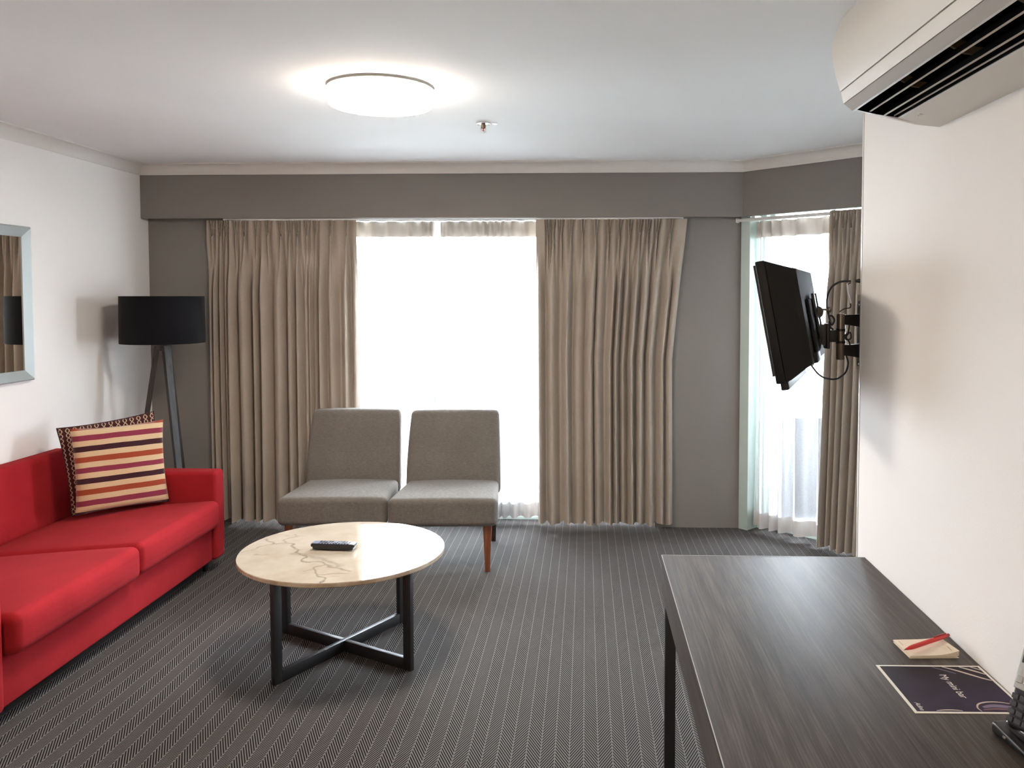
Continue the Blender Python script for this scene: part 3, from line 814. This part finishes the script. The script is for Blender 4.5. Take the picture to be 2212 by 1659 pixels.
# ------------------------------------------------------------------ notepad and pen
npd = thing('notepad', 'small cream notepad with the red pen on it', 'notepad', (.768, 1.877, DZ), math.radians(3.5))
def sheet_curl(bm, hx, hy, z, curl, ang=0.0, n=14, th=.0007):
    g = []
    for i in range(n+1):
        x = -hx+2*hx*i/n; row = []
        for y, dz_ in ((-hy, 0), (hy, 0), (hy, th), (-hy, th)):
            cz = curl*max(0, x/hx)**2*(1 if y < 0 else .5)
            row.append(bm.verts.new((x*math.cos(ang)-y*math.sin(ang), x*math.sin(ang)+y*math.cos(ang), z+cz+dz_)))
        g.append(row)
    for a_, b_ in zip(g, g[1:]):
        for k in range(4): bm.faces.new((a_[k], b_[k], b_[(k+1) % 4], a_[(k+1) % 4]))
    bm.faces.new(g[0]); bm.faces.new(g[-1][::-1])
    return bm
obj('back_card', B(-.055, .055, -.043, .043, .0, .0008), M_PAPER, npd, None)
for k in range(5):
    obj('page', sheet_curl(bmesh.new(), .055, .043, .0020+.0010*k, .004+.0012*k, (k-2)*.012), M_PAPER, npd, None)
obj('lettering', B(-.047, -.0455, .010, .034, .0068, .0070), M_PRINTG, npd, None)
obj('lettering', B(.043, .0445, -.033, -.013, .0128, .0131), M_PRINTG, npd, None)
pn = thing('pen', 'red plastic ballpoint pen resting on the notepad', 'pen', (.773, 1.879, DZ+.0178), math.radians(32.8))
bm = lathe(bmesh.new(), [(.0008, -.078), (.0018, -.076), (.0045, -.060), (.0052, -.050), (.0052, .066), (.0048, .068)], 16)
obj('barrel', xform(bm, RY(PI/2)), M_PENRED, pn)
obj('tip', xform(lathe(bmesh.new(), [(.0006, -.082), (.0016, -.077), (0, -.077)], 10, cap=False), RY(PI/2)), M_BRONZE, pn)
obj('push_button', xform(lathe(bmesh.new(), [(.0034, .068), (.0034, .077), (.002, .079), (0, .079)], 14, cap=False), RY(PI/2)), M_PENDK, pn)
obj('clip', B(.022, .066, -.0016, .0016, .0056, .0074, bevel=.0005), M_PENDK, pn, 30)

# ------------------------------------------------------------------ mini bar card
cd = thing('menu_card', 'dark mini bar card with a white border lying on the desk', 'card', (.741, 1.692, DZ), math.radians(1.0))
CW, CH = .1105, .1035       # half sizes in X and Y
obj('sheet', B(-CW, CW, -CH, CH, 0, .0010), M_WPRINT, cd, None)
m = MAT('card_print', rough=.6, spec=.15)
tc = m.n('ShaderNodeTexCoord'); sp_ = m.n('ShaderNodeSeparateXYZ'); m.l(tc.outputs['Object'], sp_.inputs[0])
gx = m.math('MULTIPLY_ADD', sp_.outputs[0], 1/(2*CW), .5); gy = m.math('MULTIPLY_ADD', sp_.outputs[1], 1/(2*CH), .5)
base = m.mix(m.math('MULTIPLY', m.math('SUBTRACT', 1.0, gy), m.noise(tc.outputs['Object'], 14, 3)), (.020, .012, .013), (.060, .040, .095))
m.color(base); M_CARD = m.m
obj('print', B(-CW+.006, CW-.006, -CH+.006, CH-.006, .0010, .0013), M_CARD, cd, None)
# reading direction runs from the window end towards the viewer, letter tops to the wall
text_mesh('lettering', 'My mini bar', .0215, M_WPRINT, cd, T((.012, .008, .00145)) @ RZ(-PI/2))
text_mesh('wordmark', 'Adina', .0135, M_WPRINT, cd, T((-.092, -.078, .00145)) @ RZ(-PI/2), shear=.35)
M_STREAK = plain('pale_print_streak', (.55, .44, .36), .4); M_PURP = plain('purple_print_streak', (.16, .11, .20), .4); M_REDP = plain('maroon_print_streak', (.14, .035, .05), .4)
def streak(pts, wd, mat, z=.00142):
    bm = bmesh.new(); g = []
    P = [Vector(p) for p in pts]; out = []
    for i in range(len(P)-1):
        p0 = P[max(i-1, 0)]; p1 = P[i]; p2 = P[i+1]; p3 = P[min(i+2, len(P)-1)]
        for k in range(6):
            t = k/6; out.append(0.5*((2*p1)+(p2-p0)*t+(2*p0-5*p1+4*p2-p3)*t*t+(3*p1-p0-3*p2+p3)*t**3))
    pts = [tuple(p) for p in out+[P[-1]]]
    for i, (x_, y_) in enumerate(pts):
        a = Vector(pts[min(i+1, len(pts)-1)])-Vector(pts[max(i-1, 0)]); nn = Vector((-a.y, a.x)).normalized()
        k = wd*(.45+.55*math.sin(PI*(i+.5)/len(pts)))
        g.append((bm.verts.new((x_+nn.x*k, y_+nn.y*k, z)), bm.verts.new((x_-nn.x*k, y_-nn.y*k, z))))
    for a, b in zip(g, g[1:]): bm.faces.new((a[0], b[0], b[1], a[1]))
    return obj('printed_streak', bm, mat, cd, None)
streak([(.028, .096), (.050, .080), (.070, .062), (.088, .045), (.103, .034)], .0032, M_STREAK)
streak([(.064, .096), (.080, .084), (.094, .072), (.104, .062)], .0032, M_STREAK)
streak([(.088, .096), (.097, .089), (.104, .082)], .002, M_STREAK)
streak([(.006, .094), (.025, .080), (.044, .064)], .0016, M_PURP)
streak([(.020, -.096), (.018, -.083), (.026, -.068), (.042, -.060), (.062, -.058), (.082, -.062), (.103, -.071)], .0020, M_STREAK)
streak([(.030, -.080), (.050, -.074), (.072, -.076), (.102, -.086)], .006, M_PURP, .00138)
streak([(.026, -.090), (.050, -.086), (.075, -.088), (.102, -.093)], .004, M_REDP, .0014)
streak([(-.066, -.095), (-.050, -.092), (-.030, -.092), (-.016, -.095)], .002, M_STREAK)

# ------------------------------------------------------------------ cordless telephone
tp_ = thing('telephone_cradle', 'black charging cradle of the cordless telephone on the desk', 'telephone base', (.7965, 1.480, DZ), math.radians(8))
obj('base', xform(rbox(.046, .052, .008, .007, 3, 6, lambda x, y, z: (x, y, z+.006*(y/.052 if z > 0 else 0))), T((0, 0, .008))), M_PHONE, tp_, 60)
obj('cradle_ring', xform(rbox(.034, .034, .011, .009, 3, 6), T((.004, .004, .022))), M_PHONE, tp_, 60)
obj('indicator', B(-.0475, -.0445, .006, .014, .009, .013), M_CHROME, tp_, None)
ph_ = thing('telephone_handset', 'silver and black cordless handset standing in its cradle', 'telephone', (.776, 1.482, DZ+.026), math.radians(8))
HM = RZ(math.radians(-72)) @ RX(math.radians(-20))
hs = obj('handset_body', xform(rbox(.025, .013, .078, .010, 3, 8, lambda x, y, z: (x*(1+.12*(z/.078)), y, z)), HM @ T((0, 0, .074))), M_PHONE, ph_, 60)
obj('face_plate', xform(rbox(.0235, .0025, .042, .002, 2, 4), HM @ T((0, -.0125, .108))), M_PHONES, ph_, 60)
obj('display', xform(B(-.018, .018, -.0162, -.0148, .113, .142), HM), M_PHONED, ph_, None)
for r_ in range(4):
    for c_ in range(3):
        obj('key', xform(rbox(.0062, .0016, .0050, .0014, 2, 2), HM @ T((-.0155+.0155*c_, -.0140, .012+.0135*r_))), M_PHONEK, ph_, 60)
for c_ in (-1, 0, 1):
    obj('soft_key', xform(rbox(.006, .0018, .0065, .0015, 2, 2), HM @ T((c_*.0145, -.0152, .083))), M_CHROME if c_ == 0 else M_PHONES, ph_, 60)

# ------------------------------------------------------------------ air conditioner
ACY0, ACY1 = 1.22, 2.07
ac = thing('air_conditioner', 'cream split system air conditioner high on the right wall', 'air conditioner', (XR, (ACY0+ACY1)/2, 1.947))
ax, ay, az = XR, (ACY0+ACY1)/2, 1.947
def P_(pts): return [(a-ax, b-az) for a, b in pts]
ya, yb = ACY0-ay, ACY1-ay
front = [(.621, 2.205), (.600, 2.160), (.598, 2.120), (.606, 2.075), (.619, 2.033)]
low = [(.619, 2.033), (.626, 2.006), (.646, 1.990)]
bot = [(.752, 1.966), (.80, 1.953), (XR-.0005, 1.947)]
# shell without the outlet region
outl = P_([(XR-.0005, 2.235), (.66, 2.235), (.634, 2.222)]+front+low[1:]+[(.700, 2.045), (.775, 2.030), (.752, 1.966)]+bot[1:])
obj('body', prism(bmesh.new(), outl, ya, yb-.012), M_ACW, ac, 25)
full = P_([(XR-.0005, 2.235), (.66, 2.235), (.634, 2.222)]+front+low[1:]+[(.70, 1.977), (.752, 1.964)]+bot[1:])
obj('end_cap', prism(bmesh.new(), full, yb-.012, yb), M_ACW, ac, 25)
obj('end_cap', prism(bmesh.new(), full, ya-.012, ya), M_ACW, ac, 25)
fp = [(a-.0045, b) for a, b in front]
obj('front_panel', prism(bmesh.new(), P_(fp+[(a, b) for a, b in front[::-1]]), ya, yb-.006), M_ACW, ac, 25)
obj('lower_panel', prism(bmesh.new(), P_([(.6155, 2.030), (.6225, 2.003), (.6275, 2.005), (.6205, 2.032)]), ya, yb-.008), M_ACW, ac, 25)
obj('outlet_lip', prism(bmesh.new(), P_([(.6245, 2.002), (.644, 1.986), (.648, 1.990), (.629, 2.005)]), ya, yb-.008), M_ACG, ac, 25)
obj('outlet_trim', prism(bmesh.new(), P_([(.644, 1.9855), (.649, 1.9840), (.651, 1.989), (.647, 1.990)]), ya, yb-.006), M_WHITEMETAL, ac, 25)
obj('outlet_cavity', prism(bmesh.new(), P_([(.6485, 1.9910), (.7005, 2.0435), (.7740, 2.0285), (.7515, 1.9685), (.7490, 1.9695), (.768, 2.026), (.704, 2.039), (.6525, 1.9895)]), ya+.004, yb-.0125), M_ACD, ac, None)
for (vx, vz) in ((.682, 1.983), (.717, 1.974)):
    lv = obj('louvre', prism(bmesh.new(), P_([(vx, vz), (vx+.0026, vz-.001), (vx+.022, vz+.024), (vx+.0195, vz+.025)]), ya+.004, yb-.013), M_ACD, ac, None)
    obj('louvre_edge', prism(bmesh.new(), P_([(vx-.0004, vz+.0004), (vx-.0002, vz-.0012), (vx+.0026, vz-.0022), (vx+.0030, vz-.0006)]), ya+.004, yb-.013), M_ACV, lv, None)
obj('outlet_edge', prism(bmesh.new(), P_([(.7405, 1.9715), (.7420, 1.9705), (.7425, 1.973), (.741, 1.974)]), ya+.004, yb-.013), M_ACG, ac, None)
obj('cavity_end', prism(bmesh.new(), P_([(.650, 1.988), (.7005, 2.0435), (.7740, 2.0285), (.7515, 1.9685), (.70, 1.976)]), yb-.0145, yb-.0122), M_ACD, ac, None)
obj('outlet_edge', prism(bmesh.new(), P_([(.750, 1.9665), (.7545, 1.9650), (.756, 1.969), (.752, 1.970)]), ya, yb-.006), M_WHITEMETAL, ac, None)
k = 0; yy = yb-.06
while yy > ya+.03:
    big = k % 6 == 3
    obj('deflector', prism(bmesh.new(), P_([(.690, 2.016), (.706, 2.032), (.762, 2.024), (.752, 1.996), (.72, 2.000)]), yy, yy+(.009 if big else .0012)), M_ACT if big else M_ACD, ac, None)
    yy -= .042; k += 1
obj('seam', prism(bmesh.new(), P_([(.6185, 2.0335), (.6200, 2.0335), (.6200, 2.0322), (.6182, 2.0322)]), ya, yb-.008), M_FRAMEEDGE, ac, None)
for yy in (yb-.075, yb-.090):
    obj('vent_slot', B(.772-ax, .788-ax, yy-.003, yy+.003, 1.9575-az, 1.9605-az), M_WHITEMETAL, ac, None)
obj('top_grille', B(.67-ax, XR-.002-ax, ya, yb-.02, 2.235-az, 2.246-az), M_ACW, ac, None)

# ------------------------------------------------------------------ television, bracket, cables
ta = math.radians(19.5)
TVC = Vector((.660, 2.80, 1.54-(690-638)/1800*2.66))       # centre of the screen plate
tv = thing('television', 'black flat television on a swing arm, seen from behind, tilted down', 'television', tuple(TVC))
# local: u = width direction (away from viewer), v = up, n = towards the back
u_ = Vector((math.sin(ta), math.cos(ta), 0)); nb0 = Vector((math.cos(ta), -math.sin(ta), 0))
tilt = math.radians(10.5)
v_ = Vector((0, 0, 1))*math.cos(tilt)-nb0*math.sin(tilt); n_ = nb0*math.cos(tilt)+Vector((0, 0, 1))*math.sin(tilt)
TM = Matrix((u_, v_, n_)).transposed().to_4x4()
TU, TVH = .30, .178
obj('screen_plate', xform(B(-TU+.012, TU-.012, -TVH+.012, TVH-.004, -.030, -.024), TM), M_SCREEN, tv, None)
obj('bezel', xform(B(-TU, TU, -TVH-.012, TVH+.006, -.022, .006, bevel=.004), TM), M_TVB, tv, 30)
def shell(levels):
    bm = bmesh.new(); rings = []
    for n0, uu, va, vb in levels:
        rings.append([bm.verts.new((su*uu, vv, n0)) for su, vv in ((-1, va), (1, va), (1, vb), (-1, vb))])
    for a, b in zip(rings, rings[1:]):
        for i in range(4): bm.faces.new((a[i], a[(i+1) % 4], b[(i+1) % 4], b[i]))
    bm.faces.new(rings[0][::-1]); bm.faces.new(rings[-1])
    return bm
bm = shell([(.006, TU-.003, -TVH-.010, TVH+.004), (.022, TU-.006, -TVH-.006, TVH-.004), (.074, TU-.016, -TVH+.024, TVH-.028), (.090, TU-.026, -TVH+.030, TVH-.034)])
bmesh.ops.bevel(bm, geom=[e for e in bm.edges], offset=.003, segments=2, profile=.5, affect='EDGES')
obj('back_shell', xform(bm, TM), M_TVBK, tv, 40)
obj('chin', xform(B(-TU+.01, TU-.01, -TVH-.034, -TVH-.010, -.012, .012, bevel=.004), TM), M_TVB, tv, 30)
obj('back_hump', xform(B(-.16, .16, -.120, .050, .090, .1015, bevel=.006), TM), M_TVBK, tv, 30)
obj('connector_block', xform(B(-.20, -.06, -.150, -.118, .070, .100, bevel=.003), TM), M_TVB, tv, 30)
obj('status_sticker', xform(B(-TU+.02, -TU+.06, TVH+.0062, TVH+.0068, -.014, .002), TM), M_REMT, tv, None)
# bracket
Bp = TVC+n_*.103
mo = thing('television_bracket', 'black articulated steel wall bracket holding the television', 'bracket', (XN-.022, 2.735, 1.38))
MO = Vector((XN-.022, 2.735, 1.38))
def W2(bm): return xform(bm, T(-MO))
def zpx(y_, Y_=2.74): return 1.54-(y_-638)/1800*Y_
obj('tv_plate', W2(xform(B(-.055, .055, -.055, .060, .103, .108, bevel=.001), T(TVC) @ TM)), M_MOUNT, mo, 30)
for s in (-1, 1): obj('tv_rail', W2(xform(B(s*.05-.010, s*.05+.010, -.085, .065, .1025, .112, bevel=.001), T(TVC) @ TM)), M_MOUNT, mo, 30)
cyl = Vector((.832, 2.748, 0))
za, zb = zpx(776), zpx(678)
obj('pivot_tube', W2(xform(lathe(bmesh.new(), [(.0125, za), (.014, za+.004), (.014, zb-.004), (.0125, zb)], 20), T(cyl))), M_MOUNTT, mo)
for zz in (zpx(712), zpx(738)):
    obj('collar', W2(xform(lathe(bmesh.new(), [(.0155, zz-.004), (.0155, zz+.004)], 20), T(cyl))), M_MOUNT, mo)
for z0, z1 in ((zpx(704), zpx(680)), (zpx(770), zpx(744))):
    bm = prism(bmesh.new(), [(.838, z0+.006), (.838, z1), (XN-.040, z1+.002), (XN-.032, z1+.006), (XN-.032, z0-.004), (XN-.045, z0)], 2.737, 2.759)
    obj('wall_arm', W2(bm), M_MOUNT, mo, 30)
obj('wall_plate', W2(B(XN-.032, XN-.022, 2.715, 2.775, zpx(790), zpx(650), bevel=.0015)), M_MOUNT, mo, 30)
for zz in (zpx(660), zpx(783)):
    obj('bolt', W2(xform(lathe(bmesh.new(), [(.006, 0), (.006, .006), (0, .006)], 8, cap=False), T((XN-.032, 2.745, zz)) @ RY(-PI/2))), M_CHROME, mo)
# swinging head between tube and tv
ztop, zbot = zpx(712), zpx(738)
obj('swing_arm', W2(B(.792, .822, 2.735, 2.761, zbot, ztop, bevel=.003)), M_MOUNT, mo, 30)
obj('swing_plate', W2(B(.782, .793, 2.728, 2.770, zpx(752), zpx(698), bevel=.002)), M_MOUNT, mo, 30)
bm = prism(bmesh.new(), [(.784, zpx(748)), (.784, zpx(700)), (.764, zpx(700)), (.757, zpx(690)), (.752, zpx(668)), (.738, zpx(662)), (.735, zpx(700)), (.744, zpx(722)), (.764, zpx(740))], 2.742, 2.756)
obj('tilt_head', W2(bm), M_HEADG, mo, 30)
obj('tilt_knob', W2(xform(lathe(bmesh.new(), [(.016, -.022), (.020, -.016), (.020, .016), (.016, .022)], 24), T((.752, 2.749, zpx(674))) @ RX(PI/2))), M_HEADG, mo)
obj('adjust_screw', W2(tube(bmesh.new(), [(.760, 2.749, zpx(668)), (.800, 2.749, zpx(669))], .004, 8)), M_MOUNTT, mo)
obj('adjust_knob', W2(xform(lathe(bmesh.new(), [(.008, -.005), (.010, 0), (.008, .005)], 16), T((.794, 2.749, zpx(669))) @ RY(PI/2))), M_MOUNTT, mo)
bd = tag(obj('backing_board', xform(B(-.011, .011, -.062, .062, zpx(800)-1.38, zpx(637)-1.38, bevel=.001), I4), M_BOARD, None, 30, loc=(XN-.011, 2.748, 1.38)), 'tan wooden board fixed to the wall behind the television bracket', 'board')
# cables and wall socket
ws = thing('aerial_socket', 'small wall socket with a plug above the television bracket', 'socket', (XN, 2.76, zpx(607)))
obj('plate', B(-.006, 0, -.03, .03, -.022, .022, bevel=.002), M_WHITEMETAL, ws, 30)
obj('plug', xform(lathe(bmesh.new(), [(.007, .005), (.007, .034), (.004, .046)], 14), RY(-PI/2)), M_CABLE, ws)
def px3(x_, y_, Y_):
    d = fwd+rgt*((x_-PX)/F)-upv*((y_-PY)/F); return Vector((0, 0, CAMH))+d*(Y_/d.y)
def cable(label, pts, r, mat=M_CABLE, name='cable'):
    b0 = Vector(pts[0])
    return tag(obj(name, tube(bmesh.new(), [Vector(p)-b0 for p in pts], r, 8, 8), mat, None, 60, loc=tuple(b0)), label, 'cable')
cable('thick black aerial cable arching from the wall socket to the bracket', [px3(1838, 607, 2.76), px3(1815, 609, 2.76), px3(1797, 620, 2.76), px3(1788, 640, 2.76), px3(1786, 662, 2.755), px3(1790, 680, 2.745), px3(1795, 700, 2.74)], .0034)
cable('black cable hanging in a loop below the bracket to the television', [px3(1828, 768, 2.74), px3(1832, 785, 2.74), px3(1826, 805, 2.73), px3(1808, 818, 2.72), px3(1788, 818, 2.70), px3(1770, 810, 2.68), px3(1756, 794, 2.66), px3(1752, 786, 2.66)], .0030)
cable('thin black cable dropping behind the television back', [px3(1776, 728, 2.72), px3(1772, 750, 2.70), px3(1764, 775, 2.68), px3(1755, 790, 2.66)], .0016)
cable('short white cable hanging between socket and bracket', [px3(1830, 612, 2.75), px3(1831, 628, 2.75), px3(1834, 642, 2.75), px3(1838, 655, 2.75)], .0028, M_WCABLE)
cable('thin black lead curling beside the white cable', [px3(1838, 611, 2.755), px3(1833, 613, 2.755), px3(1831, 622, 2.757), px3(1836, 650, 2.755), px3(1837, 664, 2.752), px3(1824, 667, 2.75), px3(1813, 674, 2.75)], .0018)
cable('knotted black cable tangle inside the bracket arms', [px3(1835, 700, 2.735), px3(1832, 718, 2.73), px3(1824, 726, 2.73), px3(1830, 734, 2.725), px3(1838, 730, 2.73), px3(1836, 718, 2.735), px3(1828, 728, 2.735), px3(1834, 738, 2.73), px3(1836, 745, 2.735)], .0026)
cable('black cable loop beside the swing arm of the bracket', [px3(1790, 682, 2.735), px3(1798, 683, 2.73), px3(1802, 692, 2.73), px3(1797, 702, 2.73), px3(1792, 694, 2.73), px3(1794, 706, 2.735), px3(1800, 712, 2.735)], .0030)
